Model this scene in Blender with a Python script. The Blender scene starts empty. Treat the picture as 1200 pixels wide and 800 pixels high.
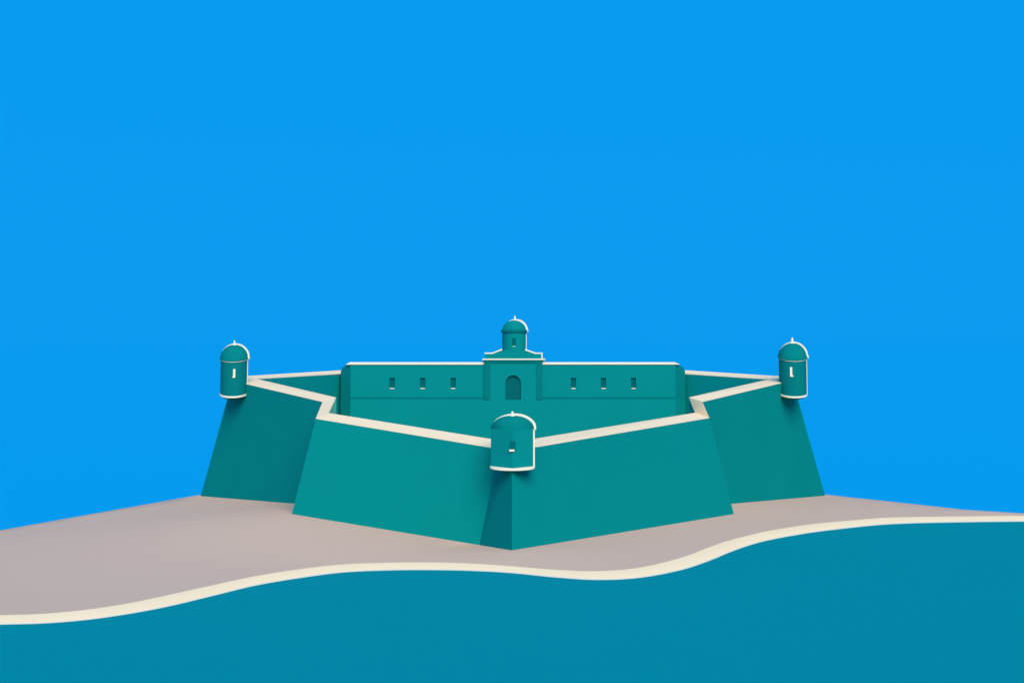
import bpy, math, random
from mathutils import Vector, Matrix
from mathutils.geometry import delaunay_2d_cdt
random.seed(4)
sc = bpy.context.scene
COL = sc.collection

# ---------------------------------------------------------------- camera
F = 2000.0                    # focal length in photo pixels (photo is 1200 wide)
CX, HY = 600.0, 611.6         # where the level sight line meets the photo
PITCH = math.radians(5.5)     # the camera looks down a little
H = 23.3*math.cos(PITCH)      # eye height over the sea, metres
R = Matrix.Rotation(-PITCH, 4, 'X')
T = Matrix.Translation((0, 0, H))
cam_d = bpy.data.cameras.new('camera'); cam = bpy.data.objects.new('camera', cam_d); COL.objects.link(cam)
cam_d.sensor_fit = 'HORIZONTAL'; cam_d.sensor_width = 36; cam_d.lens = 36*F/1200
cam_d.shift_y = (HY-400)/1200
cam_d.clip_start = 0.5; cam_d.clip_end = 120000
cam.matrix_world = T @ R @ Matrix.Rotation(math.pi/2, 4, 'X')
sc.camera = cam

K = 195/180
def ray(px, py): return Vector(((px-CX)/F, 1.0, (HY-py)/F))
def at(px, py, Y): return ray(px, py)*Y
def hit(px, py, plane):
    p, n = plane; d = ray(px, py)
    return d*(p.dot(n)/d.dot(n))
def wz(p): return (T@R@p).z                # height over the sea of a surveyed point

# ---------------------------------------------------------------- light
SAZ, SEL = math.radians(12), math.radians(38)
s = Vector((math.sin(SAZ)*math.cos(SEL), -math.cos(SAZ)*math.cos(SEL), math.sin(SEL)))
ld = bpy.data.lights.new('sun', 'SUN'); ld.energy = 4.0; ld.angle = math.radians(42); ld.color = (1.0, .97, .93)
lo = bpy.data.objects.new('sun', ld); COL.objects.link(lo)
lo.rotation_euler = (-s).to_track_quat('-Z', 'Y').to_euler(); lo.location = (60, -60, 120)

w = bpy.data.worlds.new('World'); sc.world = w; w.use_nodes = True
nt = w.node_tree; nt.nodes.clear()
out = nt.nodes.new('ShaderNodeOutputWorld'); bg = nt.nodes.new('ShaderNodeBackground')
sky = nt.nodes.new('ShaderNodeTexSky'); sky.sky_type = 'NISHITA'; sky.sun_disc = False
sky.sun_elevation = SEL; sky.sun_rotation = math.pi - SAZ
mix = nt.nodes.new('ShaderNodeMix'); mix.data_type = 'RGBA'
mix.inputs['Factor'].default_value = 0.996
mix.inputs['B'].default_value = (0.012, 3.27, 8.72, 1)
nt.links.new(sky.outputs[0], mix.inputs['A']); nt.links.new(mix.outputs['Result'], bg.inputs['Color'])
bg.inputs['Strength'].default_value = 0.1
nt.links.new(bg.outputs[0], out.inputs['Surface'])
sc.view_settings.view_transform = 'Standard'; sc.view_settings.look = 'None'
sc.view_settings.exposure = 0; sc.view_settings.gamma = 1
sc.cycles.max_bounces = 6; sc.cycles.diffuse_bounces = 3

# ---------------------------------------------------------------- materials
def mat(name, rgb, var=0.03, scale=0.25, rough=0.9, spec=0.02, bump=0.0, bscale=6.0, alt=None):
    m = bpy.data.materials.new(name); m.use_nodes = True
    n = m.node_tree; b = n.nodes['Principled BSDF']
    b.inputs['Roughness'].default_value = rough; b.inputs['Specular IOR Level'].default_value = spec
    tc = n.nodes.new('ShaderNodeTexCoord')
    ns = n.nodes.new('ShaderNodeTexNoise'); ns.inputs['Scale'].default_value = scale; ns.inputs['Detail'].default_value = 5
    ns.inputs['Roughness'].default_value = 0.55
    n.links.new(tc.outputs['Object'], ns.inputs['Vector'])
    r = n.nodes.new('ShaderNodeMapRange')
    r.inputs['From Min'].default_value = .3; r.inputs['From Max'].default_value = .7
    n.links.new(ns.outputs['Fac'], r.inputs['Value'])
    mx = n.nodes.new('ShaderNodeMix'); mx.data_type = 'RGBA'
    a2 = alt or tuple(c*(1+var) for c in rgb)
    mx.inputs['A'].default_value = (*[c*(1-var) for c in rgb], 1); mx.inputs['B'].default_value = (*a2, 1)
    n.links.new(r.outputs[0], mx.inputs['Factor']); n.links.new(mx.outputs['Result'], b.inputs['Base Color'])
    if bump:
        n2 = n.nodes.new('ShaderNodeTexNoise'); n2.inputs['Scale'].default_value = bscale; n2.inputs['Detail'].default_value = 6
        n.links.new(tc.outputs['Object'], n2.inputs['Vector'])
        bp = n.nodes.new('ShaderNodeBump'); bp.inputs['Strength'].default_value = bump; bp.inputs['Distance'].default_value = .05
        n.links.new(n2.outputs['Fac'], bp.inputs['Height']); n.links.new(bp.outputs[0], b.inputs['Normal'])
    return m
TEAL   = mat('teal_render', (0.0008, 0.207, 0.178), .02, .15, bump=.15)
DTEAL  = mat('dark_teal_stone_and_shade', (0.001, 0.148, 0.135), .02, .3, bump=.15)  # also painted where shade falls under the upper walls and cornice
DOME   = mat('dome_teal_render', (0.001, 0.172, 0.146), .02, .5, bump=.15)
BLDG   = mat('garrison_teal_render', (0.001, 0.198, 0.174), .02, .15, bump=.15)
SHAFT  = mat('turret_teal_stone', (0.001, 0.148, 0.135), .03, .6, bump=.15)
INNER  = mat('rear_wall_lightened_teal', (0.001, 0.29, 0.24), .02, .2, bump=.15)  # teal lightened to make up for the shade on the rear inner faces
ENDM   = mat('end_wall_shaded_teal', (0.001, 0.168, 0.152), .02, .3, bump=.15)  # building teal darkened for the shade on the turned ends
PANE   = mat('dark_opening', (0.001, 0.10, 0.095), .03, .8)
PALE   = mat('pale_sunlit_face_and_sill', (0.28, 0.66, 0.36), .02, .5)  # sunlight put into the colour of one inner face; also a window sill
CREAM  = mat('cream_plaster', (0.90, 0.635, 0.375), .02, .4, bump=.1)
WHITE  = mat('white_trim_and_highlight', (0.77, 0.65, 0.46), .01, .8)  # trim, and the highlight strips on domes and shafts
GROUND = mat('grey_sand', (0.59, 0.382, 0.262), .015, .05, bump=.05)
BEACH  = mat('cream_sand', (0.93, 0.655, 0.375), .015, .1, bump=.05)
SEA    = mat('sea_water', (0.0006, 0.22, 0.235), .015, .02, rough=.7, spec=.02)
FOAM   = mat('foam', (0.80, 0.72, 0.52), .01, .5)

# ---------------------------------------------------------------- helpers
def link(o, parent=None):
    COL.objects.link(o)
    if parent: o.parent = parent
    return o
def root(name, org, label, cat, group=None, upright=False, mid=0.0):
    o = bpy.data.objects.new(name, None); o.empty_display_size = .5
    o.matrix_world = T @ R @ Matrix.Translation(org)
    o['org'] = org; link(o)
    if upright: o['upright'] = 1; o['mid'] = mid
    o['label'] = label; o['category'] = cat
    if group: o['group'] = group
    return o
def obj(name, V, FC, m, parent=None, smooth=False, org=None, kind=None, label=None):
    """V in survey coordinates; parented meshes are stored relative to their thing's base"""
    top = parent
    while top is not None and top.parent is not None: top = top.parent
    o0 = Vector(top['org']) if top is not None else (org or Vector((0, 0, 0)))
    me = bpy.data.meshes.new(name)
    V = [Vector(v) for v in V]
    if top is not None and top.get('upright'):
        V = [Vector((v.x, v.y+(v.z-o0.z-top['mid'])*math.tan(PITCH), v.z)) for v in V]
    me.from_pydata([v-o0 for v in V], [], FC); me.validate(); me.update()
    import bmesh
    bm = bmesh.new(); bm.from_mesh(me)
    if kind is None: bmesh.ops.recalc_face_normals(bm, faces=bm.faces)
    bm.to_mesh(me); bm.free()
    me.materials.append(m)
    if smooth: me.polygons.foreach_set('use_smooth', [True]*len(me.polygons))
    o = bpy.data.objects.new(name, me); link(o, parent)
    if parent is None: o.matrix_world = T @ R @ Matrix.Translation(o0)
    if kind: o['kind'] = kind
    if label: o['label'] = label
    return o
class MB:
    def __init__(s): s.v = []; s.f = []
    def add(s, V, FC):
        b = len(s.v); s.v += [Vector(v) for v in V]; s.f += [[i+b for i in f] for f in FC]; return s
    def box(s, x0, x1, y0, y1, z0, z1):
        return s.add([(x0,y0,z0),(x1,y0,z0),(x1,y1,z0),(x0,y1,z0),(x0,y0,z1),(x1,y0,z1),(x1,y1,z1),(x0,y1,z1)],
                     [(0,3,2,1),(4,5,6,7),(0,1,5,4),(1,2,6,5),(2,3,7,6),(3,0,4,7)])
    def ribbon(s, A, B, off):
        """solid between polylines A and B, thickened by vector off"""
        n = len(A); off = Vector(off)
        V = [Vector(a) for a in A]+[Vector(b) for b in B]
        V += [v+off for v in V]
        FC = []
        for i in range(n-1):
            FC += [(i, i+1, n+i+1, n+i), (2*n+i, 3*n+i, 3*n+i+1, 2*n+i+1),
                   (i, 2*n+i, 2*n+i+1, i+1), (n+i, n+i+1, 3*n+i+1, 3*n+i)]
        FC += [(0, n, 3*n, 2*n), (n-1, 3*n-1, 4*n-1, 2*n-1)]
        return s.add(V, FC)
    def lathe(s, c, prof, seg=40, k=0.0, plan=None, cap=True):
        """prof: (radius, z); horizontal courses drop towards the front by k"""
        b0 = []
        V = []; FC = []; n = len(prof)
        pl = plan or [(math.cos(2*math.pi*i/seg), math.sin(2*math.pi*i/seg)) for i in range(seg)]
        seg = len(pl)
        for r, z in prof:
            for x, y in pl: V.append((c.x+r*x, c.y+r*y, c.z+z+k*r*y))
        for j in range(n-1):
            for i in range(seg):
                i2 = (i+1) % seg
                FC.append((j*seg+i, j*seg+i2, (j+1)*seg+i2, (j+1)*seg+i))
        if cap:
            FC.append(tuple(reversed(range(seg)))); FC.append(tuple((n-1)*seg+i for i in range(seg)))
        return s.add(V, FC)
    def build(s, name, m, parent=None, smooth=False, **kw):
        return obj(name, s.v, s.f, m, parent, smooth, **kw)
def auto_smooth(o, deg=40):
    me = o.data
    me.polygons.foreach_set('use_smooth', [True]*len(me.polygons))
    me.set_sharp_from_angle(angle=math.radians(deg))

# ---------------------------------------------------------------- shore survey (photo px -> upper and lower edge of the sand)
SH = [(0,720.3,730.3),(50,718.7,729),(100,714,725),(150,706.5,718),(200,696,708.5),(250,685,696.5),(300,674.5,684.5),
      (350,666.5,676),(400,661,669.5),(450,659,667),(500,658.5,666.5),(550,659.7,667.3),(600,663,670),(650,667,675),
      (700,668.7,678),(750,664.5,675.5),(800,652.5,666),(833,640,655),(852,633.5,647),(875,627.5,638.5),(900,621.7,631.7),
      (950,613.9,622.8),(1000,609.2,616.7),(1033,606.5,613.5),(1067,605.5,611.8),(1100,605,611),(1150,604.5,610.2),(1200,604.2,609.7)]
def interp(x, j):
    if x <= SH[0][0]: return SH[0][j] + (SH[0][0]-x)*0.004
    if x >= SH[-1][0]: return SH[-1][j] - (x-SH[-1][0])*0.0135
    for i in range(len(SH)-1):
        if SH[i][0] <= x <= SH[i+1][0]:
            p0 = SH[max(i-1, 0)]; p1 = SH[i]; p2 = SH[i+1]; p3 = SH[min(i+2, len(SH)-1)]
            h = p2[0]-p1[0]; t = (x-p1[0])/h
            m1 = (p2[j]-p0[j])/(p2[0]-p0[0])*h; m2 = (p3[j]-p1[j])/(p3[0]-p1[0])*h
            return ((2*t**3-3*t**2+1)*p1[j] + (t**3-2*t**2+t)*m1 + (-2*t**3+3*t**2)*p2[j] + (t**3-t**2)*m2)
up = (R.inverted() @ Vector((0, 0, 1)))       # true vertical in survey coordinates
def sea_hit(px, py, z=0.0):
    d = ray(px, py); return d*((z-H)/d.dot(up))
xs = [-420+i*10 for i in range(0, 190)]
xs = [x for x in xs if x <= 1460]
Wp = [sea_hit(x, interp(x, 2)) for x in xs]
Bp = [sea_hit(x, interp(x, 1), .35) for i, x in enumerate(xs)]
n = len(xs)
# beach
und = [p*1.0 - Vector((0, .6, 0)) - up*.25 for p in Wp]
V = und+Wp+Bp
FC = [(r*n+i, r*n+i+1, (r+1)*n+i+1, (r+1)*n+i) for r in range(2) for i in range(n-1)]
b_ = obj('beach', V, FC, BEACH, kind='structure', smooth=True)
# foam line
V = [sea_hit(x, interp(x, 2)+1.1, .012) for x in xs]+[sea_hit(x, interp(x, 2)-.1, .012) for x in xs]
FC = [(i, i+1, n+i+1, n+i) for i in range(n-1)]
f_ = obj('sea_foam', V, FC, FOAM, kind='stuff')
f_['label'] = 'thin white line of foam where the sea meets the cream beach'; f_['category'] = 'foam'
# sea: one level sheet to the horizon
me = bpy.data.meshes.new('sea'); S = 4000
bk = [T@R@p for p in Wp]
for p in bk: p.y += 1.2
bk = [Vector((-S, bk[0].y, 0))]+bk+[Vector((S, bk[-1].y, 0))]
V = [(p.x, p.y, 0) for p in bk]+[(p.x, -900, 0) for p in bk]; m_ = len(bk)
me.from_pydata(V, [], [(m_+i, m_+i+1, i+1, i) for i in range(m_-1)]); me.materials.append(SEA)
so = bpy.data.objects.new('sea', me); COL.objects.link(so); so['kind'] = 'structure'

# ---------------------------------------------------------------- fortress survey
Z = Vector((0, 0, 1))
def wallplane(a, b, beta, side):
    """plane through base line a-b, leaning back by beta; side = +1/-1 picks the outer side"""
    d = (b-a); h = Vector((d.y, -d.x, 0)).normalized()
    if h.y > 0: h = -h
    wv = Z*math.cos(beta) - h*math.sin(beta)
    nn = d.cross(wv).normalized()
    if nn.y > 0: nn = -nn
    return (a, nn)
N0 = at(600, 644.5, 180*K); Fb = at(562, 638.3, 188.0*K); SL = at(342, 602, 197*K)
RL = at(372, 592, 211*K);  L0 = at(235, 581, 232.6*K)
SR = at(860, 602, 222.9*K); RR = at(836, 591.8, 228*K); R0 = at(967, 580.5, 254.8*K)
pR = wallplane(N0, SR, math.radians(12), 1)
Nt = hit(600, 528, pR); SRt = hit(831.2, 489.3, pR)
def p3(a, b, c):
    nn = (b-a).cross(c-a).normalized()
    return (a, nn if nn.y < 0 else -nn)

pL = wallplane(SL, Fb, math.radians(7), 1)
Ft = hit(584.2, 525.4, pL)
pF = p3(N0, Fb, Nt)
SLt = hit(370, 490, pL)
pfl = wallplane(RL, L0, math.radians(2), -1)
RLt = hit(378, 470.5, pfl); Lt = hit(273, 446, pfl)
pfr = wallplane(RR, R0, math.radians(-2), 1)
RRt = hit(823.2, 470.4, pfr); Rt = hit(928.4, 445.4, pfr)
for nm, p in (('right', pR), ('facet', pF), ('left', pL), ('flankL', pfl), ('flankR', pfr)):
    print('FACE', nm, [round(c, 2) for c in p[1]], 'cos', round(p[1].dot(R.inverted()@s), 3))
print('TOPS', [round(p.y/K, 1) for p in (Nt, Ft, SLt, RLt, Lt, SRt, RRt, Rt)])
# inner edge of the parapet walk
Ci = at(600, 518, max(Nt.y, Ft.y)+3.5)
SLi = at(385, 483.7, SLt.y+3.2); RLi = at(393.7, 465.5, RLt.y+3)
Li = at(300.8, 443.8, Lt.y+4)
SRi = at(814.5, 483.4, SRt.y+3.2); RRi = at(807.4, 465.4, RRt.y+3)
Ri = at(900.8, 444.3, Rt.y+4)
# rear walls
Lr = at(273, 441.4, Lt.y+6); BL = at(470, 429.4, 300*K); BLi = at(470, 433.6, 296*K)
Rr = at(928.4, 441.6, Rt.y+6); BR = at(730, 429.0, 280*K); BRi = at(730, 433.2, 277.5*K)

fort = root('star_fortress', at(600, 600, 215*K), 'teal star shaped fortress with battered ramparts and cream wall tops above the sandy shore', 'fortress')
def drop(p, d): return p-Z*d
def diag(V, q):
    k_ = min(range(4), key=lambda i: (round(V[q[i]].x, 3), round(V[q[i]].y, 3)))
    q = q[k_:]+q[:k_]
    return [(q[0], q[1], q[2]), (q[0], q[2], q[3])]
def rampart(a, b, bt, at_, ai, bi, m=TEAL, name='rampart', label=None, inner=2.5):
    """solid wall: outer face a-b up to at_-bt, walk ai-bi, inner face"""
    e = .055
    V = [drop(a, 3), drop(b, 3), a, b, drop(bt, e), drop(at_, e), drop(ai, e), drop(bi, e), drop(ai, inner+e), drop(bi, inner+e)]
    # 0 a-,1 b-,2 a,3 b,4 bt,5 at,6 ai,7 bi,8 ai-,9 bi-
    FC = [(0,1,3,2),(2,3,4,5),*diag(V,(5,4,7,6)),(6,7,9,8),(0,8,9,1),(0,2,5,6,8),(1,9,7,4,3)]
    return obj(name, V, FC, m, fort, label=label)
def extend(base, top):       # continue a raked edge 3 m below ground
    d = (top-base); return base-d*(3/d.z)
def coping(a, b, bi, ai):
    V = [a, b, bi, ai]; V = V+[p-Z*.05 for p in V]
    FC = diag(V, (0, 1, 2, 3))+[tuple(i+4 for i in f[::-1]) for f in diag(V, (0, 1, 2, 3))]+[(0,4,5,1),(1,5,6,2),(2,6,7,3),(3,7,4,0)]
    return obj('wall_top', V, FC, CREAM, fort)
rampart(SL, Fb, Ft, SLt, SLi, Ci)
rampart(Fb, N0, Nt, Ft, Ci, Ci+Vector((.01, .01, 0)), name='shadow_facet')  # facet shaped to stand for the shadow wedge below the front turret
rampart(N0, SR, SRt, Nt, Ci, SRi)
rampart(L0, RL, RLt, Lt, Li, RLi, name='bastion_flank')
rampart(RR, R0, Rt, RRt, RRi, Ri, name='bastion_flank')
# return walls (shoulder to flank)
rampart(RL, SL, SLt, RLt, RLi, SLi, name='return_wall')
rampart(SR, RR, RRt, SRt, SRi, RRi, name='return_wall')
# inner face of the left return, its sunlight painted as a pale tone
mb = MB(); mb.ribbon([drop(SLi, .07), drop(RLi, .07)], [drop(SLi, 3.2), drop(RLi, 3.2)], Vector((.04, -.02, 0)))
mb.build('sunlit_inner_face', PALE, fort, label='inner face coloured pale as sunlit beside the left notch')
# rear ramparts
BLb = at(470, 580, 306*K); BRb = at(730, 580, 286*K); BTb = at(600, 578, 345*K); BTt = at(600, 431, 340*K); BTi = at(600, 434, 336*K)
rampart(L0+Vector((0, .4, 0)), BLb, BL, Lr, Li, BLi, m=INNER, name='rear_rampart', inner=10)
rampart(BRb, R0+Vector((0, .4, 0)), Rr, BR, BRi, Ri, m=INNER, name='rear_rampart', inner=10)
coping(SLt, Ft, Ci, SLi); coping(Nt, SRt, SRi, Ci)
mb = MB(); mb.ribbon([Ft, Nt], [Ci, Ci+Vector((.02, 0, 0))], -Z*.055); mb.build('wall_top', CREAM, fort)
coping(Lt, RLt, RLi, Li); coping(RRt, Rt, Ri, RRi)
coping(RLt, SLt, SLi, RLi); coping(SRt, RRt, RRi, SRi)
coping(Lr, BL, BLi, Li); coping(BR, Rr, Ri, BRi)
mb = MB(); mb.add([Lt, Lr, Li, drop(Lt, .055), drop(Lr, .055), drop(Li, .055)], [(0,1,2),(3,5,4),(0,3,4,1),(1,4,5,2),(2,5,3,0)]); mb.build('wall_top', CREAM, fort)
mb = MB(); mb.add([Rt, Rr, Ri, drop(Rt, .055), drop(Rr, .055), drop(Ri, .055)], [(0,1,2),(3,5,4),(0,3,4,1),(1,4,5,2),(2,5,3,0)]); mb.build('wall_top', CREAM, fort)
# courtyard floor
YB0 = 262*K
fl = [Ci, SLi, RLi, Li, at(411, 508, YB0), at(791, 508, YB0), Ri, RRi, SRi]
V = []
for i, p in enumerate(fl):
    V.append(drop(p, 2.5) if i in (0, 1, 2, 3, 6, 7, 8) else p)
c = at(600, 538, YB0); V.append(c)
FC = [(i, (i+1) % 9, 9) for i in range(9)]
obj('courtyard', V, FC, TEAL, fort)

# ---------------------------------------------------------------- land
def Pz(px, py, Y): return at(px, py, Y)
ridgeL = [at(235, 579.2, L0.y+1)]
e = sea_hit(0, 621, .9)
e2 = sea_hit(-300, 674, .45)
pts = list(Bp)
nb = len(pts)
def addp(p):
    pts.append(Vector(p)); return len(pts)-1
edges = [(i, i+1) for i in range(nb-1)]
def chain(ps, N=8):
    last = None
    for a, b in zip(ps[:-1], ps[1:]):
        for k_ in range(N+1):
            if last is not None and k_ == 0: continue
            i = addp(a.lerp(b, k_/N))
            if last is not None: edges.append((last, i))
            last = i
chain([SL, Fb, N0, SR], 6)
chain([L0, RL], 6); chain([RR, R0], 6)
rl = [e2, e, ridgeL[0]]
for a, b in zip(rl[:-1], rl[1:]):
    for k_ in range(8): addp(a.lerp(b, k_/8))
addp(rl[-1])
rr = [at(967, 579, R0.y+1), sea_hit(1000, 582.8, 1.0), sea_hit(1050, 588, .9), sea_hit(1100, 593.5, .8), sea_hit(1150, 599.2, .7), sea_hit(1192, 604.0, .42), sea_hit(1300, 602.8, .37)]
for a, b in zip(rr[:-1], rr[1:]):
    for k_ in range(5): addp(a.lerp(b, k_/5))
addp(rr[-1])
ncon = len(pts)
# far slope behind the ridge falls to under the sea
for p in rl+rr+[at(420, 590, 300), at(780, 590, 320)]:
    q = p*((p.y+25)/p.y); q = q-Z*9; addp(q)
for p in (Bp[0], Bp[-1]):
    q = p+Vector((-60 if p.x < 0 else 60, 4, 0)); q = q-up*(wz(q)-.35); addp(q)
# smooth sand between the surveyed lines: thin plate through their points
import numpy as np
cp = [p for i, p in enumerate(pts[:nb]) if i % 5 == 0] + pts[nb:ncon]
A_ = np.array([(p.x, p.y, p.z) for p in cp])
def phi(r2): return 0.5*r2*np.log(r2+1e-9)
D2 = ((A_[:, None, :2]-A_[None, :, :2])**2).sum(-1)
m0 = len(cp); M_ = np.zeros((m0+3, m0+3)); M_[:m0, :m0] = phi(D2)+np.eye(m0)*2.0
M_[:m0, m0] = 1; M_[:m0, m0+1:] = A_[:, :2]; M_[m0, :m0] = 1; M_[m0+1:, :m0] = A_[:, :2].T
sol = np.linalg.solve(M_, np.concatenate([A_[:, 2], np.zeros(3)]))
allxy = np.array([(p.x, p.y) for p in pts])
def backY(px):
    cs = [((CX+F*p.x/p.y), p.y) for p in [e2, e, ridgeL[0], L0, R0]+rr]
    cs.sort()
    for (a, ya), (b, yb) in zip(cs[:-1], cs[1:]):
        if a <= px <= b: return ya+(yb-ya)*(px-a)/(b-a+1e-9)
    return -1
gy = 152
while gy < 275:
    gx = -110
    while gx < 110:
        px = CX+F*gx/gy
        jx = gx+random.uniform(-.6, .6); jy = gy+random.uniform(-.6, .6)
        i = min(max(int((px+420)/10), 0), n-2)
        if Bp[i].y+2.5 < jy < backY(px)-2.5 and ((allxy-(jx, jy))**2).sum(1).min() > 4:
            r2 = ((A_[:, :2]-(jx, jy))**2).sum(1)
            z_ = float(phi(r2)@sol[:m0]+sol[m0]+sol[m0+1]*jx+sol[m0+2]*jy)
            pts.append(Vector((jx, jy, z_)))
        gx += 4
    gy += 4
import mathutils
vs, es, fs, ov, oe, of = delaunay_2d_cdt([Vector((p.x, p.y)) for p in pts], edges, [], 0, 1e-4)
V = []
for i, v in enumerate(vs):
    V.append(Vector((v.x, v.y, pts[ov[i][0]].z)) if ov[i] else None)
for i, v in enumerate(V):
    if v is None:
        j = min(range(len(pts)), key=lambda q: (pts[q].xy-vs[i]).length); V[i] = Vector((vs[i].x, vs[i].y, pts[j].z))
def shoreY(x, y):
    px = CX+F*x/y
    px = min(max(px, -420), 1460)
    i = min(int((px+420)/10), n-2); t = (px+420)/10-i
    return Bp[i].y*(1-t)+Bp[i+1].y*t
FC = []
for f in fs:
    cx = sum(V[i].x for i in f)/3; cy = sum(V[i].y for i in f)/3
    if cy < shoreY(cx, cy)-.02: continue
    a_, b_, c_ = (V[i] for i in f)
    if abs((b_-a_).xy.cross((c_-a_).xy)) < .15: continue
    FC.append(f)
g = obj('ground', V, FC, GROUND, smooth=True, kind='structure')
import bmesh
bm = bmesh.new(); bm.from_mesh(g.data)
for f in bm.faces:
    if f.normal.z < 0: f.normal_flip()
bm.to_mesh(g.data); bm.free()

# ---------------------------------------------------------------- sentry turrets
def ell(c, r, a): return Vector((c.x+r*math.cos(a), c.y, c.z+r*math.sin(a)))
def turret(label, cx, Yc, hw, y_eave, y_ring, y_top, y_fin, k, slit, front=False, finw=2.0, highlight=2.2, ring_w=2.3, name='sentry_turret', corb=True):
    sc_ = Yc/F
    base = at(cx, y_ring, Yc)
    t = root(name, base, label, 'turret', 'domed sentry turrets on the fortress corners', upright=True, mid=3.0)
    zc = (y_ring-y_eave)*sc_            # height of shaft
    r = hw*sc_
    plan = None
    if front:
        plan = [(1, 0), (.5, -.31), (0, -.62), (-.5, -.31), (-1, 0), (-.8, .5), (-.4, .8), (0, .9), (.4, .8), (.8, .5)]
        plan = [(x, y) for x, y in reversed(plan)]
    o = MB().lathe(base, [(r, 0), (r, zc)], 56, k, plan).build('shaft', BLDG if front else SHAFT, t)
    auto_smooth(o, 20)
    # base ring and corbel
    rw = ring_w*sc_
    o = MB().lathe(base, [(r*.98, -rw*.45), (r*1.03, -rw*.4), (r*1.05, rw*.1), (r*1.03, rw*.5), (r*.98, rw*.55)], 56, k, [(math.cos(a_*math.pi/28), math.sin(a_*math.pi/28)*(.66 if front else 1)) for a_ in range(56)] ).build('base_ring', WHITE, t)
    auto_smooth(o)
    if corb:
        c_ = base+Z*(-rw*.46)
        h_ = 4.5*sc_ if not front else 1.5*sc_
        yy = (.5 if front else 1)
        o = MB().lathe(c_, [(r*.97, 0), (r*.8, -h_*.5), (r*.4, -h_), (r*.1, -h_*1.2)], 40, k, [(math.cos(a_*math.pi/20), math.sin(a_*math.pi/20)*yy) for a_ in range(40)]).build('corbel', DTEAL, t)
        auto_smooth(o)
    # dome
    dz = (y_eave-y_top)*sc_; rd = r*(1.0 if front else 1.03)
    top = base+Z*zc
    ky = .66 if front else 1.0
    circ = [(math.cos(a_*math.pi/32), math.sin(a_*math.pi/32)*ky) for a_ in range(64)]
    prof = [(rd*math.cos(a)**.92, dz*math.sin(a)) for a in [i*math.pi/2/14 for i in range(14)]]+[(.01, dz)]
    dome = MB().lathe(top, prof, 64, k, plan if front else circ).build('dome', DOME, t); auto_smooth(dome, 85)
    # eave moulding
    if not front:
        o = MB().lathe(top+Z*(-.9*sc_), [(r*.99, 0), (r*1.07, .2*sc_), (r*1.09, 1.6*sc_), (r*1.0, 2.2*sc_)], 56, k).build('eave', DOME, t); auto_smooth(o)
        o = MB().lathe(top+Z*(-1.6*sc_), [(r*1.0, 0), (r*1.045, .05*sc_), (r*1.045, .65*sc_), (r*1.0, .7*sc_)], 56, k).build('eave_line', WHITE, t); auto_smooth(o)
    # crest band on the dome: sunlit rim built as a white strip
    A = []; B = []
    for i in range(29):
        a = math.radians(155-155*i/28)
        wd = highlight*sc_*min(1, (.05+((155-math.degrees(a))/95)))**1.1
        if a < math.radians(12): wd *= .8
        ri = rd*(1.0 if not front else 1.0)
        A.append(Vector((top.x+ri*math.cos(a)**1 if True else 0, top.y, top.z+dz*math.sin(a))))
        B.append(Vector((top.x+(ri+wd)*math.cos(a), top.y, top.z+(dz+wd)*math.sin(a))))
    MB().ribbon(A, B, (0, .22, 0)).build('dome_highlight', WHITE, t)
    # small end block of the eave on the right
    q = top+Vector((rd, -.05, 0))
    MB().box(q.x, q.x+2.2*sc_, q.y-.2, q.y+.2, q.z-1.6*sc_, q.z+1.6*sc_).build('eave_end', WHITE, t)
    # sunlit right edge of the shaft, put in as a white strip
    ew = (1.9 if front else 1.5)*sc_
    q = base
    MB().box(q.x+r-ew*.55, q.x+r+ew*.45, q.y-.16, q.y+.16, q.z, q.z+zc-1.2*sc_).build('edge_highlight', WHITE, t)
    # finial
    fz = base+Z*(zc+dz); fh = (y_top-y_fin)*sc_; fw = finw*sc_
    o = MB().lathe(fz-Z*.1, [(fw*1.15, 0), (fw*.9, fh*.35), (fw*.55, fh*.6), (fw*.6, fh*.8), (fw*.25, fh+.1)], 16).build('finial', WHITE, t); auto_smooth(o, 60)
    # slit window
    x0, x1, ya, yb = slit
    yf = Yc-r*(.62 if front else 1.0)
    zf = lambda y: (HY-y)/F*yf
    X = lambda x: (x-CX)/F*yf
    if front:
        MB().box(X(x0), X(x1), yf-.03, yf+.7, zf(yb), zf(ya)).build('slit_window', PANE, t)
        MB().box(X(x0)-.12, X(x1)-.12, yf-.16, yf+.5, zf(yb+2.4), zf(yb)).build('window_sill', WHITE, t)
    else:
        MB().box(X(x0), X(x1), yf-.05, yf+.5, zf(yb), zf(ya)).build('slit_window', WHITE, t)
        dx = -.6 if cx < CX else 1.2
        MB().box(X(min(x0, x0+dx)), X(max(x1, x1+dx)), yf-.12, yf+.4, zf(yb), zf(yb-1.6)).build('window_sill', WHITE, t)
    return t
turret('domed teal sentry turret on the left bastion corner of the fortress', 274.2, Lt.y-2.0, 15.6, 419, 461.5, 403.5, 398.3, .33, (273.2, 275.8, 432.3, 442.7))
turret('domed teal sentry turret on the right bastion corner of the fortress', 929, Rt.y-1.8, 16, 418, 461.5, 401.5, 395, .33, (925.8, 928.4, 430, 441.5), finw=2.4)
turret('wide domed teal sentry turret on the front corner nearest the sea', 600.5, Nt.y+.6, 25.3, 502, 547.5, 486.5, 481.5, .20, (598, 604, 516.5, 526.5), front=True, finw=3.0, highlight=3.3, ring_w=2.8)

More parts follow.
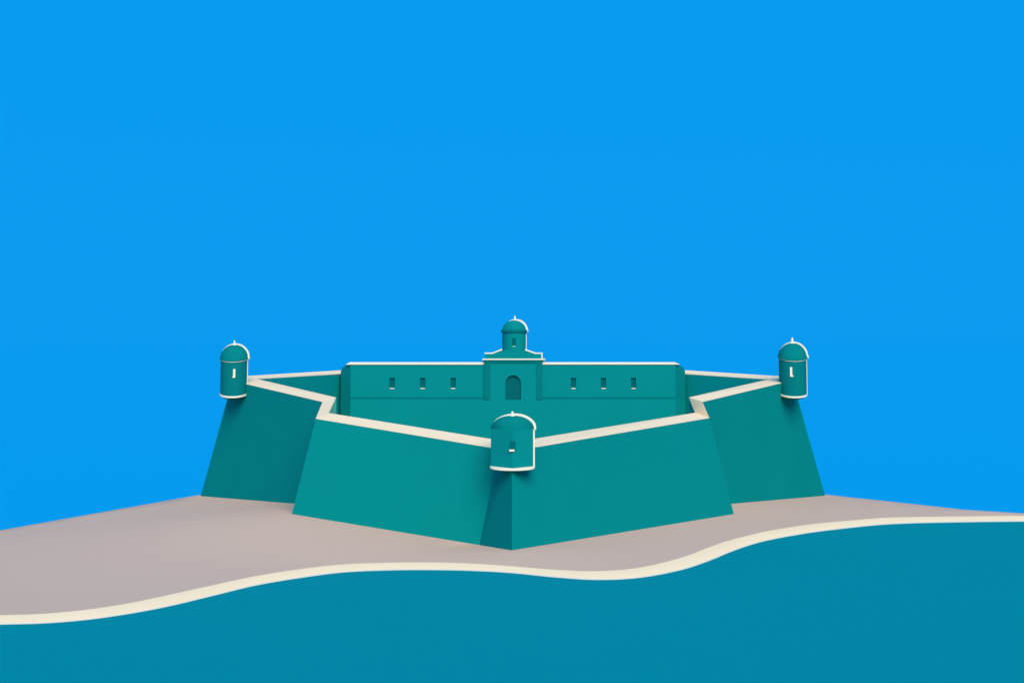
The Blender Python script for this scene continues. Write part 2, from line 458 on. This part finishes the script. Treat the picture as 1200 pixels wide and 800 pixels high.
# ---------------------------------------------------------------- garrison building
YB = 262*K
def bx(px): return (px-CX)/F*YB
def bz(py): return (HY-py)/F*YB
bld = root('garrison_building', at(601, 505, YB), 'long teal garrison building with a central bell turret inside the fortress', 'building', upright=True, mid=8.0)
def facade(px0, px1, py0, py1, openings, name, m, yf=YB, depth=.5, back=5.0, par=bld):
    """front wall as cells round real openings with reveals; closed at the back"""
    X = sorted({px0, px1, *[o[0] for o in openings], *[o[1] for o in openings]})
    Y_ = sorted({py0, py1, *[o[2] for o in openings], *[o[3] for o in openings]})
    mb = MB()
    sx = lambda p: (p-CX)/F*YB
    for i in range(len(X)-1):
        for j in range(len(Y_)-1):
            cxm, cym = (X[i]+X[i+1])/2, (Y_[j]+Y_[j+1])/2
            if any(o[0] < cxm < o[1] and o[2] < cym < o[3] for o in openings): continue
            mb.box(sx(X[i]), sx(X[i+1]), yf, yf+depth, bz(Y_[j+1]), bz(Y_[j]))
    import bmesh
    mb.box(sx(px0), sx(px1), yf+depth, yf+back, bz(py1), bz(py0))
    o = mb.build(name, m, par)
    bm = bmesh.new(); bm.from_mesh(o.data)
    bmesh.ops.remove_doubles(bm, verts=bm.verts, dist=.0005)
    # drop the inner faces shared by neighbouring cells
    seen = {}
    for f in bm.faces: seen.setdefault(tuple(sorted(v.index for v in f.verts)), []).append(f)
    kill = [f for fs_ in seen.values() if len(fs_) > 1 for f in fs_]
    bmesh.ops.delete(bm, geom=kill, context='FACES')
    bm.to_mesh(o.data); bm.free()
    return o
LW = [(456.3, 462.7), (492.1, 498.4), (528, 534)]
RW = [(669, 675), (704.2, 710.3), (739.5, 745.3)]
wt, wb = 442.6, 454.6
facade(410.8, 567.5, 425.3, 465, [(a, b, wt, wb) for a, b in LW], 'wing_wall', BLDG)
facade(635.5, 791.5, 425.3, 465, [(a, b, wt, wb) for a, b in RW], 'wing_wall', BLDG)
for a, b in LW+RW:
    wv = MB().box(bx(a)-.02, bx(b)+.02, YB+.3, YB+.38, bz(wb)-.02, bz(wt)+.02).build('window', PANE, bld)
    MB().box(bx(a)+.08, bx(b)-.08, YB-.1, YB+.28, bz(wb+1.0), bz(wb)+.01).build('sill', WHITE, wv)
# dark band painted as the shadow under the upper wall, and lower wall
MB().box(bx(411), bx(567.5), YB-.003, YB+4.9, bz(468.2), bz(465)).build('wall_shadow_band', DTEAL, bld)
MB().box(bx(635.5), bx(791), YB-.003, YB+4.9, bz(468.2), bz(465)).build('wall_shadow_band', DTEAL, bld)
MB().box(bx(411), bx(567.5), YB-.35, YB+4.9, bz(550), bz(468.2)).box(bx(635.5), bx(791), YB-.35, YB+4.9, bz(550), bz(468.2)).build('lower_wall', BLDG, bld)
for sx_, a, b in ((-1, 411, 399.2), (1, 791, 803)):
    # turned end walls with rounded top
    Yb = YB+1.6
    def P(px, py, Y): return at(px, py, Y)
    A = [P(a, y_, YB) for y_ in (425.3, 427.5, 430, 433, 468.2)]
    B = [P(a+(b-a)*f_, y_, YB+(Yb-YB)*f_) for f_, y_ in ((.1, 425.8), (.55, 428), (.85, 430.8), (1, 434.5), (1, 468.5))]
    MB().ribbon(A, B, (-sx_*.8 if False else 0, 3, 0)).build('end_wall', ENDM, bld)
    MB().ribbon([P(a, 468.2, YB-.35), P(a, 545, YB-.35)], [P(b, 468.5, Yb+.02), P(b, 545, Yb+.02)], (0, 3, 0)).build('lower_end_wall', BLDG, bld)
    c0, c1 = (403, 567.5) if sx_ < 0 else (635.5, 799)
# roof copings (tapered at the outer end)
def strip2(up_pts, lo_pts, Y0, th, name, m, par=bld, **kw):
    return MB().ribbon([at(x, y, YB)+Vector((0, Y0-YB, 0)) for x, y in up_pts], [at(x, y, YB)+Vector((0, Y0-YB, 0)) for x, y in lo_pts], (0, th, 0)).build(name, m, par, **kw)
strip2([(405.6, 426.6), (410, 424), (567.5, 424)], [(406.5, 427.2), (411, 427), (567.5, 427)], YB-.15, 6, 'roof_edge', WHITE)
strip2([(635.5, 424), (790, 424), (796.2, 426.2)], [(635.5, 426.9), (790.6, 426.9), (796, 427)], YB-.15, 6, 'roof_edge', WHITE)
# central block
YC = YB-.35
door = (592.2, 610.4, 439.8, 468.6)
cb = facade(574.6, 628.4, 425.2, 530, [door], 'central_block', BLDG, yf=YC, back=6)
for a, b in ((567.5, 574.6), (628.4, 635.5)):
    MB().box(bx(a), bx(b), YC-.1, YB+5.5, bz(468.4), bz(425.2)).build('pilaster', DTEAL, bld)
    MB().box(bx(a), bx(b), YC, YB+5.4, bz(530), bz(468.4)).build('pilaster_foot', BLDG, bld)
MB().box(bx(567), bx(636), YC-.14, YB+5.5, bz(425.2), bz(422)).build('cornice_shadow', DTEAL, bld)  # dark band painted as the shadow below the cornice
# arched doorway
xc = (door[0]+door[1])/2; rr_ = (door[1]-door[0])/2
arch = [(xc-rr_*math.cos(i*math.pi/16), 449-9.2*math.sin(i*math.pi/16)) for i in range(17)]
dw = MB().box(bx(door[0])-.02, bx(door[1])+.02, YC+.42, YC+.5, bz(door[3])-.02, bz(door[2])+.02).build('doorway', PANE, bld)
for half in (arch[:9], arch[8:]):
    cor = (door[0], door[2]) if half[0][0] < xc-1 else (door[1], door[2])
    mb = MB()
    for i in range(len(half)-1):
        a, b = half[i], half[i+1]
        P0 = [at(*cor, YB), at(*a, YB), at(*b, YB)]
        for q in P0: q.y = YC+.002
        P1 = [q+Vector((0, .42, 0)) for q in P0]
        mb.add(P0+P1, [(0,1,2),(3,5,4),(0,3,4,1),(1,4,5,2),(2,5,3,0)])
    mb.build('arch_spandrel', BLDG, bld)
# cornice, stepped gable and its white edges
strip2([(565.3, 420.3), (638.8, 420.3)], [(565.3, 421.9), (638.8, 421.9)], YC-.35, 6, 'cornice', WHITE)
gab = [(568.3, 420.2), (568.3, 414.6), (577, 414.6), (588.6, 410), (615.8, 410), (627.5, 414.6), (634.6, 414.6), (634.6, 420.2)]
lo = [(x, 420.2) for x, y in gab]
strip2(gab[1:-1], lo[1:-1], YC-.1, 3, 'gable', BLDG)
strip2([(568, 413), (576.7, 413), (588.5, 408.4)], [(568, 414.6), (577, 414.6), (588.6, 410)], YC-.15, 1.2, 'gable_edge', WHITE)
strip2([(615.4, 408.6), (627.6, 413), (635.8, 413), (635.8, 420.2)], [(615.4, 410.4), (627.2, 414.6), (634.4, 414.6), (634.4, 420.2)], YC-.15, 1.2, 'gable_edge', WHITE)
# bell turret
Yt = YC+2.0; st = YB/F
def C(px, py): p = at(px, py, YB); p.y = Yt; return p
base = C(602.5, 412); r = 14.0*st
kk = .11
tb = MB().lathe(base, [(r, 0), (r, (412-387)*st)], 48, kk).build('bell_turret', BLDG, bld); auto_smooth(tb)
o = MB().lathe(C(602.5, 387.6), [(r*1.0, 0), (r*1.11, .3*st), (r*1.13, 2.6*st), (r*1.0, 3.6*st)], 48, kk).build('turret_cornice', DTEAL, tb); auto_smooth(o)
o = MB().lathe(C(602.5, 385), [(r*1.0*math.cos(a), 12*st*math.sin(a)) for a in [i*math.pi/2/12 for i in range(12)]]+[(.01, 12*st)], 48, kk).build('turret_dome', BLDG, tb); auto_smooth(o, 60)
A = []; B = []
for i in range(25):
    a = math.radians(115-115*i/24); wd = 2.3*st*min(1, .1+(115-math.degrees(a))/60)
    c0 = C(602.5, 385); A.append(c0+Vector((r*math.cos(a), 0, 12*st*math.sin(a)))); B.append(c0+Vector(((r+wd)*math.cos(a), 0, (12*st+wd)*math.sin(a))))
MB().ribbon(A, B, (0, .25, 0)).build('turret_dome_highlight', WHITE, tb)  # bright rim of the small dome modelled as a white strip
def wbox(px0, px1, py0, py1, y0, y1, name, m, par):
    return MB().box(bx(px0), bx(px1), y0, y1, bz(py1), bz(py0)).build(name, m, par)
wbox(617.2, 619.2, 383.8, 387, Yt-.2, Yt+.3, 'cornice_end', WHITE, tb)
wbox(615.4, 617.2, 387.6, 410, Yt-.2, Yt+.2, 'turret_edge_highlight', WHITE, tb)  # lit right edge of the bell turret modelled as a white strip
o = MB().lathe(C(603.4, 374), [(1.9*st, 0), (1.5*st, 2.5*st), (1.0*st, 5*st), (.5*st, 6.4*st)], 14).build('finial', WHITE, tb); auto_smooth(o, 60)
wbox(600.2, 604.6, 395.6, 405.2, Yt-r-.04, Yt-r+.7, 'turret_window', PANE, tb)
wbox(600.6, 604.0, 405.2, 406.2, Yt-r-.14, Yt-r+.6, 'turret_window_sill', PALE, tb)
for o in list(bpy.data.objects):
    for k_ in ('org', 'upright', 'mid'):
        if k_ in o.keys(): del o[k_]
